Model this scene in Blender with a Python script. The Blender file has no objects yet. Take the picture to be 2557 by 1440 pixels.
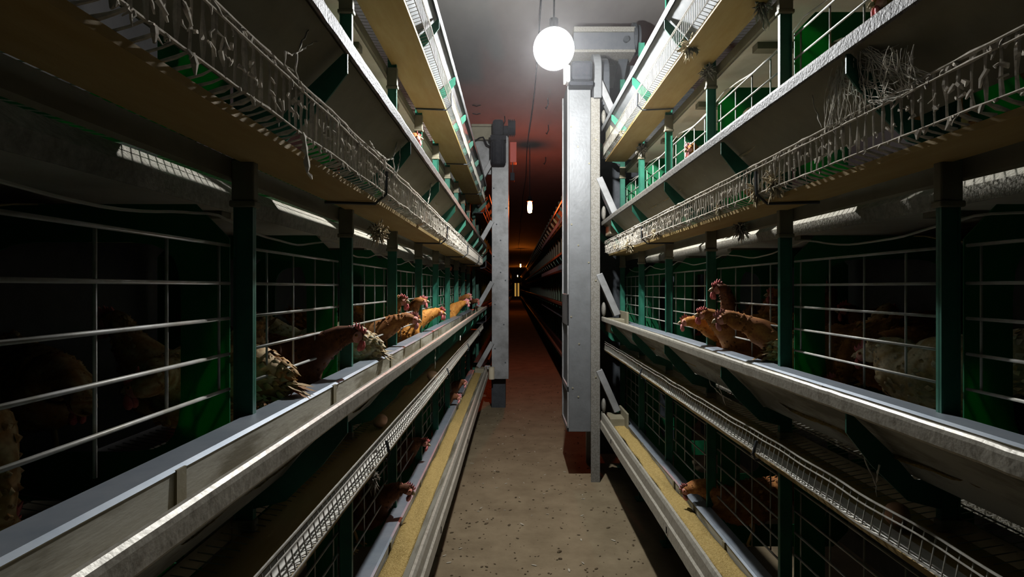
import bpy, math, random
from mathutils import Vector, Matrix, noise

random.seed(7)
SC = bpy.context.scene
COL = SC.collection

# ------------------------------------------------------------------ camera, world, exposure
F = 1440.0                      # focal length in pixels of the 2557 px wide frame
CAMZ = 1.345
cam_d = bpy.data.cameras.new('camera')
cam_d.sensor_width = 36.0
cam_d.lens = 36.0 * F / 2557.0
cam_d.shift_x = -6.5 / 2557.0
cam_d.shift_y = -2.0 / 2557.0
cam_d.clip_start = 0.02
cam_d.clip_end = 200
cam = bpy.data.objects.new('camera', cam_d)
COL.objects.link(cam)
cam.location = (0, 0, CAMZ)
cam.rotation_euler = (math.pi / 2, 0, 0)
SC.camera = cam

world = bpy.data.worlds.new('world')
SC.world = world
world.use_nodes = True
world.node_tree.nodes['Background'].inputs[0].default_value = (0.02, 0.025, 0.03, 1)
world.node_tree.nodes['Background'].inputs[1].default_value = 0.02
SC.view_settings.view_transform = 'Standard'
SC.view_settings.look = 'None'
SC.view_settings.gamma = 1.0
SC.view_settings.use_curve_mapping = False
SC.view_settings.exposure = 0.0
try:
    SC.cycles.use_denoising = True
    SC.cycles.max_bounces = 8
    SC.cycles.diffuse_bounces = 1
    SC.cycles.sample_clamp_indirect = 4.0
except Exception:
    pass

LAMP = (0.197, 2.90, 2.545)     # bulb of the white lamp
LAMP_E = 5200.0                  # emission of its small filament bulb
RED_E = 560.0

# ------------------------------------------------------------------ materials
def mat(name, color, rough=0.7, metal=0.0, color2=None, scale=20.0, lo=0.35, hi=0.65, bump=0.0, bscale=60.0, detail=6.0, stretch=None, spec=None):
    m = bpy.data.materials.new(name)
    m.use_nodes = True
    nt = m.node_tree
    b = nt.nodes['Principled BSDF']
    b.inputs['Base Color'].default_value = (*color, 1)
    b.inputs['Roughness'].default_value = rough
    b.inputs['Metallic'].default_value = metal
    if spec is not None:
        b.inputs['Specular IOR Level'].default_value = spec
    geo = nt.nodes.new('ShaderNodeNewGeometry')
    vec = geo.outputs['Position']
    if stretch:
        mp = nt.nodes.new('ShaderNodeMapping')
        mp.inputs['Scale'].default_value = stretch
        nt.links.new(vec, mp.inputs['Vector'])
        vec = mp.outputs['Vector']
    if color2 is not None:
        n = nt.nodes.new('ShaderNodeTexNoise')
        n.inputs['Scale'].default_value = scale
        n.inputs['Detail'].default_value = detail
        n.inputs['Roughness'].default_value = 0.65
        nt.links.new(vec, n.inputs['Vector'])
        r = nt.nodes.new('ShaderNodeValToRGB')
        r.color_ramp.elements[0].position = lo
        r.color_ramp.elements[0].color = (*color, 1)
        r.color_ramp.elements[1].position = hi
        r.color_ramp.elements[1].color = (*color2, 1)
        nt.links.new(n.outputs['Fac'], r.inputs['Fac'])
        nt.links.new(r.outputs['Color'], b.inputs['Base Color'])
    if bump:
        n2 = nt.nodes.new('ShaderNodeTexNoise')
        n2.inputs['Scale'].default_value = bscale
        n2.inputs['Detail'].default_value = 5
        nt.links.new(vec, n2.inputs['Vector'])
        bp = nt.nodes.new('ShaderNodeBump')
        bp.inputs['Strength'].default_value = bump
        bp.inputs['Distance'].default_value = 0.01
        nt.links.new(n2.outputs['Fac'], bp.inputs['Height'])
        nt.links.new(bp.outputs['Normal'], b.inputs['Normal'])
    return m

def emit(name, color, strength):
    m = bpy.data.materials.new(name)
    m.use_nodes = True
    nt = m.node_tree
    nt.nodes.remove(nt.nodes['Principled BSDF'])
    e = nt.nodes.new('ShaderNodeEmission')
    e.inputs[0].default_value = (*color, 1)
    e.inputs[1].default_value = strength
    nt.links.new(e.outputs[0], nt.nodes['Material Output'].inputs[0])
    return m

M = {
    'green': mat('green_paint', (0.012, 0.10, 0.062), 0.5, 0, (0.02, 0.15, 0.09), 14),
    'partition': mat('green_plate', (0.008, 0.14, 0.052), 0.55, 0, (0.012, 0.2, 0.075), 10),
    'zinc': mat('galvanised_sheet', (0.17, 0.178, 0.182), 0.45, 0.5, (0.23, 0.235, 0.232), 9, bump=0.12, bscale=30),
    'zinc_old': mat('dusty_galvanised_sheet', (0.19, 0.168, 0.105), 0.62, 0.1, (0.25, 0.225, 0.15), 7, bump=0.15, bscale=35),
    'inner': mat('trough_inside', (0.36, 0.345, 0.28), 0.7, 0.05, (0.15, 0.135, 0.09), 5.5, 0.45, 0.56, bump=0.1, stretch=(1, 0.35, 1.6)),
    'rim': mat('dusty_rim', (0.40, 0.37, 0.30), 0.45, 0.2, (0.24, 0.215, 0.165), 60, 0.46, 0.72, bump=0.1, bscale=120),
    'rimface': mat('dusty_rim_face', (0.42, 0.36, 0.25), 0.85, 0.0, (0.22, 0.18, 0.12), 80, 0.4, 0.66, bump=0.6, bscale=160),
    'flange': mat('bright_flange', (0.26, 0.30, 0.34), 0.4, 0.55, (0.34, 0.37, 0.40), 12),
    'wire': mat('cage_wire', (0.44, 0.43, 0.40), 0.5, 0.15, (0.30, 0.28, 0.22), 18, spec=0.35),
    'guard': mat('guard_wire', (0.34, 0.32, 0.27), 0.6, 0.2, (0.22, 0.2, 0.16), 40),
    'web': mat('cobweb_silk', (0.75, 0.70, 0.60), 1.0, spec=0.0),
    'rim_dimmed': mat('dusty_dimmed_rim', (0.15, 0.139, 0.116), 0.6, 0.1, (0.045, 0.04, 0.03), 75, 0.42, 0.64, bump=0.3, bscale=170),  # dusty speckle, base darkened to offset the close lamp's light
    'dust': mat('grey_dust', (0.62, 0.56, 0.47), 1.0, 0, (0.42, 0.38, 0.31), 120, spec=0.0),
    'board': mat('brown_board', (0.36, 0.23, 0.065), 0.75, 0, (0.43, 0.31, 0.12), 3.5, 0.35, 0.7, bump=0.08, stretch=(6, 1, 6)),
    'belt': mat('egg_belt_weave', (0.88, 0.85, 0.76), 0.9, 0, (0.78, 0.74, 0.63), 60),
    'roof': mat('cream_sheet', (0.80, 0.74, 0.60), 0.7, 0, (0.68, 0.60, 0.45), 6, bump=0.05),
    'manure': mat('stained_belt', (0.56, 0.42, 0.17), 0.75, 0, (0.16, 0.10, 0.045), 11, 0.5, 0.7, bump=0.2, bscale=40),
    'beam': mat('dusty_beam', (0.50, 0.46, 0.37), 0.85, 0, (0.32, 0.29, 0.22), 60, bump=0.5, bscale=140),
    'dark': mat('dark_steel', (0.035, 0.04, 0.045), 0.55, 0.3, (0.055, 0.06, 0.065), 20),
    'cable': mat('pale_cable', (0.55, 0.52, 0.44), 0.6),
    'black': mat('black_cable', (0.008, 0.008, 0.009), 0.9, spec=0.05),
    'housing': mat('housing_sheet', (0.075, 0.08, 0.088), 0.5, 0.2, (0.10, 0.105, 0.112), 8),
    'tower': mat('tower_sheet', (0.15, 0.154, 0.155), 0.5, 0.2, (0.108, 0.111, 0.11), 7, 0.35, 0.7, bump=0.12, bscale=50),
    'tower_old': mat('tower_sheet_worn', (0.30, 0.30, 0.295), 0.5, 0.25, (0.15, 0.148, 0.14), 6, 0.4, 0.72, bump=0.12, bscale=30),
    'dustflange': mat('speckled_flange', (0.20, 0.19, 0.165), 0.7, 0.1, (0.12, 0.108, 0.085), 130, 0.4, 0.62),
    'motor': mat('motor_paint', (0.012, 0.014, 0.018), 0.7, 0.0, (0.022, 0.024, 0.028), 40, spec=0.15),
    'bouncefeed': mat('bounce_meal', (0.78, 0.68, 0.46), 1.0, 0, (0.66, 0.55, 0.34), 140, bump=0.6, bscale=220, spec=0.0),
    'feed': mat('feed_meal', (0.52, 0.38, 0.15), 1.0, 0, (0.36, 0.25, 0.085), 110, 0.35, 0.65, bump=0.9, bscale=220, spec=0.0),
    'floor': mat('dirty_floor', (0.22, 0.172, 0.105), 0.9, 0, (0.15, 0.115, 0.068), 4.5, 0.35, 0.68, bump=0.25, bscale=45, detail=9, spec=0.12),
    'crumb': mat('floor_crumb', (0.065, 0.047, 0.028), 1.0, 0, (0.12, 0.09, 0.055), 60, spec=0.0),
    'palecrumb': mat('pale_feather_bit', (0.40, 0.36, 0.28), 1.0, spec=0.0),
    'ceil': mat('ceiling_sheet', (0.125, 0.12, 0.11), 0.85, 0, (0.165, 0.158, 0.145), 2.0, bump=0.1, bscale=10, stretch=(1, 0.4, 1)),
    'wall': mat('wall_paint', (0.03, 0.028, 0.026), 0.9, 0, (0.02, 0.019, 0.018), 3),
    'comb': mat('comb_skin', (0.60, 0.105, 0.10), 0.6, 0, (0.72, 0.22, 0.21), 90, bump=0.3, bscale=250),
    'combpale': mat('comb_pale', (0.78, 0.33, 0.33), 0.6, 0, (0.66, 0.2, 0.2), 90, bump=0.3, bscale=250),
    'face': mat('face_skin', (0.62, 0.20, 0.16), 0.65, 0, (0.70, 0.36, 0.28), 110, bump=0.4, bscale=260),
    'beak': mat('beak_horn', (0.55, 0.42, 0.25), 0.45),
    'eye': mat('eye_amber', (0.45, 0.16, 0.02), 0.2),
    'pupil': mat('eye_pupil', (0.004, 0.004, 0.004), 0.1),
    'leg': mat('hen_leg', (0.55, 0.38, 0.15), 0.6),
    'egg': mat('brown_egg', (0.56, 0.28, 0.13), 0.5, 0, (0.62, 0.33, 0.17), 25),
    'eggpale': mat('pale_egg', (0.66, 0.42, 0.25), 0.5, 0, (0.7, 0.46, 0.28), 25),
    'down': mat('down_feather', (0.66, 0.56, 0.38), 1.0, 0, (0.52, 0.42, 0.26), 60, spec=0.0),
    'cream': mat('cream_plastic', (0.55, 0.48, 0.34), 0.5),
    'redlit': mat('red_lit_metal', (0.5, 0.06, 0.03), 0.5),
    'white': mat('white_plastic', (0.75, 0.74, 0.7), 0.5),
    'bulb': emit('white_bulb', (0.97, 0.985, 1.0), LAMP_E),
    'redbulb': emit('red_bulb', (1.0, 0.12, 0.025), RED_E),
    'orangebulb': emit('orange_bulb', (1.0, 0.22, 0.02), RED_E),
    'doorglass': emit('lit_door_glass', (1.0, 0.55, 0.12), 0.35),
}

def bloom_mat():  # see-through emissive shell that imitates the bulb's bloom
    m = bpy.data.materials.new('lamp_bloom')
    m.use_nodes = True
    nt = m.node_tree
    nt.nodes.remove(nt.nodes['Principled BSDF'])
    t = nt.nodes.new('ShaderNodeBsdfTransparent')
    e = nt.nodes.new('ShaderNodeEmission')
    e.inputs[0].default_value = (0.94, 0.97, 1.0, 1)
    e.inputs[1].default_value = 2.5
    a = nt.nodes.new('ShaderNodeAddShader')
    nt.links.new(t.outputs[0], a.inputs[0])
    nt.links.new(e.outputs[0], a.inputs[1])
    nt.links.new(a.outputs[0], nt.nodes['Material Output'].inputs[0])
    return m
M['bloom_ball'] = bloom_mat()

def plumage_mat():
    m = bpy.data.materials.new('plumage')
    m.use_nodes = True
    nt = m.node_tree
    b = nt.nodes['Principled BSDF']
    b.inputs['Roughness'].default_value = 0.75
    b.inputs['Specular IOR Level'].default_value = 0.25
    at = nt.nodes.new('ShaderNodeVertexColor')
    at.layer_name = 'tint'
    geo = nt.nodes.new('ShaderNodeNewGeometry')
    n = nt.nodes.new('ShaderNodeTexNoise')
    n.inputs['Scale'].default_value = 130
    nt.links.new(geo.outputs['Position'], n.inputs['Vector'])
    mx = nt.nodes.new('ShaderNodeMix')
    mx.data_type = 'RGBA'
    mx.blend_type = 'MULTIPLY'
    mx.inputs['Factor'].default_value = 0.6
    nt.links.new(at.outputs['Color'], mx.inputs['A'])
    r = nt.nodes.new('ShaderNodeValToRGB')
    r.color_ramp.elements[0].position = 0.3
    r.color_ramp.elements[0].color = (0.6, 0.52, 0.48, 1)
    r.color_ramp.elements[1].position = 0.6
    r.color_ramp.elements[1].color = (1, 1, 1, 1)
    nt.links.new(n.outputs['Fac'], r.inputs['Fac'])
    nt.links.new(r.outputs['Color'], mx.inputs['B'])
    nt.links.new(mx.outputs['Result'], b.inputs['Base Color'])
    return m
M['plumage'] = plumage_mat()

# the partitions are green plastic that lets light through
nt = M['partition'].node_tree
tl = nt.nodes.new('ShaderNodeBsdfTranslucent')
tl.inputs['Color'].default_value = (0.01, 0.30, 0.06, 1)
mxs = nt.nodes.new('ShaderNodeMixShader')
mxs.inputs[0].default_value = 0.36
nt.links.new(nt.nodes['Principled BSDF'].outputs[0], mxs.inputs[1])
nt.links.new(tl.outputs[0], mxs.inputs[2])
nt.links.new(mxs.outputs[0], nt.nodes['Material Output'].inputs['Surface'])

# ------------------------------------------------------------------ mesh helpers
class MB:
    def __init__(self):
        self.v, self.f, self.c = [], [], None

    def add(self, vs, fs):
        o = len(self.v)
        self.v.extend(tuple(p) for p in vs)
        self.f.extend(tuple(i + o for i in fc) for fc in fs)

    def box(self, x0, x1, y0, y1, z0, z1):
        x0, x1 = min(x0, x1), max(x0, x1)
        self.add([(x0, y0, z0), (x1, y0, z0), (x1, y1, z0), (x0, y1, z0), (x0, y0, z1), (x1, y0, z1), (x1, y1, z1), (x0, y1, z1)],
                 [(0, 3, 2, 1), (4, 5, 6, 7), (0, 1, 5, 4), (1, 2, 6, 5), (2, 3, 7, 6), (3, 0, 4, 7)])
        return self

    def sweep(self, prof, ys, off=None):
        """closed profile [(x, z)] carried along Y through the stations ys; off(y) -> (dx, dz)"""
        n = len(prof)
        vs, fs = [], []
        for y in ys:
            dx, dz = off(y) if off else (0, 0)
            vs += [(x + dx, y, z + dz) for x, z in prof]
        for k in range(len(ys) - 1):
            for i in range(n):
                j = (i + 1) % n
                fs.append((k * n + i, k * n + j, (k + 1) * n + j, (k + 1) * n + i))
        fs.append(tuple(range(n - 1, -1, -1)))
        fs.append(tuple(range((len(ys) - 1) * n, len(ys) * n)))
        self.add(vs, fs)
        return self

    def sheet(self, line, t, ys, off=None):
        """a bent sheet: open line [(x, z)] thickened by t, swept along Y"""
        up, dn = [], []
        for i, (x, z) in enumerate(line):
            a = Vector(line[max(i - 1, 0)])
            b = Vector(line[min(i + 1, len(line) - 1)])
            d = (b - a).normalized()
            nx, nz = -d.y, d.x
            up.append((x + nx * t / 2, z + nz * t / 2))
            dn.append((x - nx * t / 2, z - nz * t / 2))
        return self.sweep(up + dn[::-1], ys, off)

    def tube(self, pts, r, n=5, cap=True):
        pts = [Vector(p) for p in pts]
        vs, fs = [], []
        u = None
        for i, p in enumerate(pts):
            d = (pts[min(i + 1, len(pts) - 1)] - pts[max(i - 1, 0)])
            d = d.normalized() if d.length > 1e-9 else Vector((0, 0, 1))
            if u is None:
                u = d.orthogonal().normalized()
            else:
                u = (u - d * u.dot(d))
                u = u.normalized() if u.length > 1e-6 else d.orthogonal().normalized()
            w = d.cross(u)
            rr = r[i] if isinstance(r, (list, tuple)) else r
            for k in range(n):
                a = 2 * math.pi * k / n
                vs.append(p + (u * math.cos(a) + w * math.sin(a)) * rr)
        for i in range(len(pts) - 1):
            for k in range(n):
                j = (k + 1) % n
                fs.append((i * n + k, i * n + j, (i + 1) * n + j, (i + 1) * n + k))
        if cap:
            fs.append(tuple(range(n - 1, -1, -1)))
            fs.append(tuple(range((len(pts) - 1) * n, len(pts) * n)))
        self.add(vs, fs)
        return self

    def plate(self, poly, y0, y1, hole=None):
        """polygon [(x, z)] extruded from y0 to y1"""
        self.sweep(poly, [y0, y1])
        return self

    def ellipsoid(self, c, rx, ry, rz, nu=14, nv=9, rot=None, jitter=0.0):
        c = Vector(c)
        vs, fs = [], []
        for j in range(nv + 1):
            th = math.pi * j / nv
            for i in range(nu):
                ph = 2 * math.pi * i / nu
                p = Vector((rx * math.sin(th) * math.cos(ph), ry * math.sin(th) * math.sin(ph), rz * math.cos(th)))
                if jitter:
                    p *= 1 + jitter * noise.noise(p * 40 + c * 7)
                if rot is not None:
                    p = rot @ p
                vs.append(c + p)
        for j in range(nv):
            for i in range(nu):
                k = (i + 1) % nu
                fs.append((j * nu + i, (j + 1) * nu + i, (j + 1) * nu + k, j * nu + k))
        self.add(vs, fs)
        return self

    def cyl(self, a, b, r, n=20):
        return self.tube([a, b], r, n)

    def build(self, name, m, parent=None, loc=(0, 0, 0), smooth=False, bevel=0.0):
        me = bpy.data.meshes.new(name)
        me.from_pydata(self.v, [], self.f)
        me.update()
        me.materials.append(m)
        if smooth:
            me.polygons.foreach_set('use_smooth', [True] * len(me.polygons))
        o = bpy.data.objects.new(name, me)
        COL.objects.link(o)
        o.location = loc
        if parent is not None:
            o.parent = parent
        if bevel:
            b = o.modifiers.new('bevel', 'BEVEL')
            b.width = bevel
            b.segments = 2
            b.limit_method = 'ANGLE'
        return o

def tag(o, label=None, cat=None, group=None, kind=None):
    if label: o['label'] = label
    if cat: o['category'] = cat
    if group: o['group'] = group
    if kind: o['kind'] = kind
    return o

def empty(name, loc, label, cat, group=None):
    o = bpy.data.objects.new(name, None)
    o.empty_display_size = 0.05
    COL.objects.link(o)
    o.location = loc
    return tag(o, label, cat, group)

def clone(root, loc, label=None, group=None):
    r = root.copy()
    COL.objects.link(r)
    r.location = loc
    if label: r['label'] = label
    if group: r['group'] = group
    for ch in [c for c in KIDS.get(root.name, [])]:
        c = ch.copy()
        COL.objects.link(c)
        c.parent = r
        for g in KIDS.get(ch.name, []):
            d = g.copy()
            COL.objects.link(d)
            d.parent = c
    return r

KIDS = {}
def reg(root, *parts):
    KIDS.setdefault(root.name, []).extend(parts)

ORD = ['first', 'second', 'third', 'fourth', 'fifth', 'sixth', 'seventh', 'eighth', 'ninth', 'tenth', 'eleventh', 'twelfth']

def at(px, py, X):
    """world point seen at a pixel, at lateral distance X"""
    D = X * F / (px - 1285.0)
    return Vector((X, D, CAMZ + (718.0 - py) * D / F))

# ------------------------------------------------------------------ layout
PITCH = 0.666
RIM = [0.474, 1.140, 1.806, 2.472]
TIER = ['bottom', 'second', 'third', 'top']
BAY = 0.648
XP = {-1: -0.484, 1: 0.789}
DIR = {-1: 1.0, 1: -1.0}
SIDE = {-1: 'left', 1: 'right'}
Y1 = 1.066                                  # first post in view
YEND = {-1: 6.33, 1: 4.05}                  # where the near rows stop, at their drive towers
POSTS = {-1: range(-2, 9), 1: range(-2, 6)}
CEIL = 3.45
GX = -0.038                                 # cage fronts hang a little behind the posts

def X(s, xp):
    return XP[s] + DIR[s] * xp

def ys_range(y0, y1, step):
    n = max(1, int(round((y1 - y0) / step)))
    return [y0 + (y1 - y0) * i / n for i in range(n + 1)]

def wob(seed, amp):
    return lambda y: (noise.noise(Vector((y * 0.9, seed, 0.3))) * amp, noise.noise(Vector((y * 0.8, 5.1, seed))) * amp)

# ------------------------------------------------------------------ the room
tag(MB().box(-2.6, 3.0, -1.5, 72, -0.1, 0.0).build('floor', M['floor']), kind='structure')
ceil = tag(MB().box(-2.6, 3.0, -1.5, 72, CEIL, CEIL + 0.1).build('ceiling', M['ceil']), kind='structure')
tag(MB().box(-2.7, -2.6, -1.5, 72, 0, CEIL).build('wall_left', M['wall']), kind='structure')
tag(MB().box(3.0, 3.1, -1.5, 72, 0, CEIL).build('wall_right', M['wall']), kind='structure')
w = MB()
w.box(-2.6, -0.25, 70, 70.15, 0, CEIL)
w.box(0.75, 3.0, 70, 70.15, 0, CEIL)
w.box(-0.25, 0.75, 70, 70.15, 2.1, CEIL)
tag(w.build('wall_back', M['wall']), kind='structure')
d = MB().box(-0.25, 0.75, 70.02, 70.1, 0, 2.1).build('door_1', M['wall'])
tag(d, kind='structure')
g = MB()
for x0 in (0.0, 0.36):
    g.box(x0, x0 + 0.2, 69.99, 70.02, 0.3, 1.9)
tag(g.build('window_1', M['doorglass']), kind='structure')
# litter on the floor
cr = MB()
for i in range(900):
    y = 2.3 + 6 * random.random() ** 1.6
    x = random.uniform(-0.42, 0.66)
    s = random.uniform(0.0012, 0.0062) * (1.5 if random.random() < 0.12 else 1)
    rot = Matrix.Rotation(random.uniform(0, 6.28), 3, 'Z')
    cr.ellipsoid((x, y, s * 0.3), s * random.uniform(0.8, 2.2), s, s * 0.5, 6, 4, rot, 0.6)
tag(cr.build('floor_litter', M['crumb']), 'dark crumbs of droppings and litter scattered over the aisle floor', 'litter', kind='stuff')
cr = MB()
for i in range(70):
    y = 2.4 + 4 * random.random() ** 1.4
    x = random.uniform(-0.36, 0.6)
    s = random.uniform(0.004, 0.010)
    rot = Matrix.Rotation(random.uniform(0, 6.28), 3, 'Z')
    cr.ellipsoid((x, y, 0.003), s * 1.9, s * 0.6, 0.002, 6, 4, rot, 0.5)
tag(cr.build('feather_bits', M['palecrumb']), 'pale feather bits and dust flecks lying on the aisle floor', 'litter', kind='stuff')

# ------------------------------------------------------------------ cage posts
def post_proto(s):
    root = empty('cage_post', (XP[s], 0, 0), '-', 'post')
    dr = DIR[s]
    b = MB()
    b.box(0, -dr * 0.036, 0.004, 0.008, 0, 2.9)
    b.box(0, -dr * 0.004, 0, 0.014, 0, 2.9)
    b.box(-dr * 0.032, -dr * 0.036, 0, 0.014, 0, 2.9)
    parts = [b.build('upright', M['green'], root)]
    for t, rz in enumerate(RIM):
        p = [(0.0, -0.04), (0.034, -0.04), (0.034, -0.152), (0.048, -0.150), (0.088, -0.103), (0.166, -0.028), (0.1745, -0.028), (0.1745, -0.064),
             (0.128, -0.124), (0.060, -0.19), (0.0, -0.205)]
        pl = MB().sweep([(dr * x, rz + z) for x, z in p], [0.002, 0.006])
        parts.append(pl.build('bracket', M['green'], root))
        if t:
            c = MB()
            c.box(dr * 0.003, -dr * 0.039, -0.003, 0.018, rz - 0.30, rz - 0.225)
            c.box(dr * 0.006, -dr * 0.042, -0.006, 0.021, rz - 0.312, rz - 0.30)
            parts.append(c.build('clamp', M['zinc_old'], root, bevel=0.003))
    f = MB().box(dr * 0.02, -dr * 0.06, -0.03, 0.05, 0, 0.006)
    parts.append(f.build('foot_plate', M['green'], root))
    reg(root, *parts)
    return root

for s in (-1, 1):
    proto = post_proto(s)
    for i, k in enumerate(POSTS[s]):
        lab = 'green steel cage post in the %s row, %s from the camera end' % (SIDE[s], ORD[i])
        loc = (XP[s], Y1 + k * BAY, 0)
        if i == 0:
            proto.location = loc
            proto['label'] = lab
            proto['group'] = 'cage posts'
            o = proto
        else:
            o = clone(proto, loc, lab, 'cage posts')

# ------------------------------------------------------------------ feed troughs
PAN = [(-0.012, -0.03), (0.038, -0.030), (0.040, -0.034), (0.038, -0.142), (0.046, -0.146), (0.086, -0.098), (0.164, -0.020), (0.166, -0.004)]
for s in (-1, 1):
    dr = DIR[s]
    for t, rz in enumerate(RIM):
        y0, y1 = -0.45, YEND[s]
        ys = ys_range(y0, y1, 0.12)
        lab = 'long galvanised feed trough of the %s tier in the %s row' % (TIER[t], SIDE[s])
        root = empty('feed_trough', (XP[s], 0, rz), lab, 'feed trough', 'feed troughs')
        off = wob(t * 3.7 + s, 0.004)
        MB().sheet([(dr * x, z) for x, z in PAN[2:]], 0.0024, ys, off).build('pan', M['inner'] if t < 2 else M['zinc' if t == 3 else 'zinc_old'], root)
        MB().sheet([(dr * x, z) for x, z in [(-0.014, -0.040), (-0.012, -0.03), (0.036, -0.03), (0.043, -0.034)]], 0.002, ys, off).build('inner_flange', M['flange'], root)
        if t == 0:
            prof = [(0.163, -0.006), (0.168, 0.004), (0.178, 0.004), (0.184, -0.01), (0.186, -0.05), (0.194, -0.056), (0.197, -0.10), (0.188, -0.10), (0.182, -0.06), (0.174, -0.05), (0.170, -0.01)]
        else:
            prof = [(0.164, -0.005), (0.166, 0.001), (0.170, 0.0045), (0.175, 0.0045), (0.179, 0.001), (0.180, -0.005), (0.179, -0.025), (0.176, -0.029), (0.172, -0.026), (0.171, -0.008)]
        ysr = ys_range(y0, y1, 0.04)
        def offr(y, t=t, s=s, off=off):
            a, b = off(y)
            j = 0.0012 * noise.noise(Vector((y * 30, t, s)))
            return a + j, b + j
        MB().sweep([(dr * x, z) for x, z in prof], ysr, offr).build('rim', M[('rim', 'rim', 'rim_dimmed', 'zinc')[t]], root)
        for k in range(-1, int((y1 - Y1) / BAY) + 1):
            yy = Y1 + k * BAY + 0.33
            if yy < y1 - 0.1:
                MB().box(dr * 0.041, dr * 0.046, yy, yy + 0.022, -0.032, -0.10).build('joint_strap', M['zinc_old'], root)
                if t == 0 and k % 2:
                    MB().box(dr * 0.1965, dr * 0.199, yy + 0.2, yy + 0.206, -0.085, -0.06).build('seam_clip', M['black'], root)

# feed lying in the troughs
def feed_strip(s, t, y0, y1, w0, w1, lvl, amp, seed):
    dr = DIR[s]
    ys = ys_range(y0, y1, 0.02)
    nx = 9
    m = MB()
    vs, fs = [], []
    for y in ys:
        for i in range(nx):
            u = i / (nx - 1)
            x = w0 + (w1 - w0) * u
            e = noise.noise(Vector((y * 5.0, seed, u * 1.3))) * amp
            e += noise.noise(Vector((y * 26, seed + 3, u * 6))) * amp * 0.22
            edge = -0.02 * (abs(2 * u - 1) ** 6)
            vs.append((dr * x, y, lvl + e + edge * 0.3))
    n = len(ys)
    for j in range(n - 1):
        for i in range(nx - 1):
            fs.append((j * nx + i, j * nx + i + 1, (j + 1) * nx + i + 1, (j + 1) * nx + i))
    b0 = len(vs)
    for j in range(n):
        vs.append((dr * w0, ys[j], lvl - 0.03))
        vs.append((dr * (w1 - 0.035), ys[j], lvl - 0.03))
    for j in range(n - 1):
        fs.append((j * nx, (j + 1) * nx, b0 + 2 * j + 2, b0 + 2 * j))
        fs.append((j * nx + nx - 1, b0 + 2 * j + 1, b0 + 2 * j + 3, (j + 1) * nx + nx - 1))
    m.add(vs, fs)
    return m

for s in (-1, 1):
    m = feed_strip(s, 0, 0.2, YEND[s] - 0.02, 0.043, 0.124, -0.052, 0.014, 1.7 * s)
    tag(m.build('chicken_feed', M['feed'], None, (XP[s], 0, RIM[0]), smooth=True),
        'yellow meal feed filling the bottom trough of the %s row' % SIDE[s], 'feed', kind='stuff')
    m = feed_strip(s, 1, 0.2, YEND[s] - 0.02, 0.042, 0.088, -0.096, 0.022, 4.1 * s)
    tag(m.build('chicken_feed', M['feed'], None, (XP[s], 0, RIM[1]), smooth=True),
        'thin dusty remains of feed in the second trough of the %s row' % SIDE[s], 'feed', kind='stuff')
    m = feed_strip(s, 2, 0.2, YEND[s] - 0.02, 0.043, 0.118, -0.056, 0.012, 6.3 * s)  # unseen pale layer added to bounce lamp light onto the roof above
    tag(m.build('chicken_feed', M['bouncefeed'], None, (XP[s], 0, RIM[2]), smooth=True),
        'added pale meal bouncing light up from the third trough of the %s row' % SIDE[s], 'feed', kind='stuff')

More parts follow.
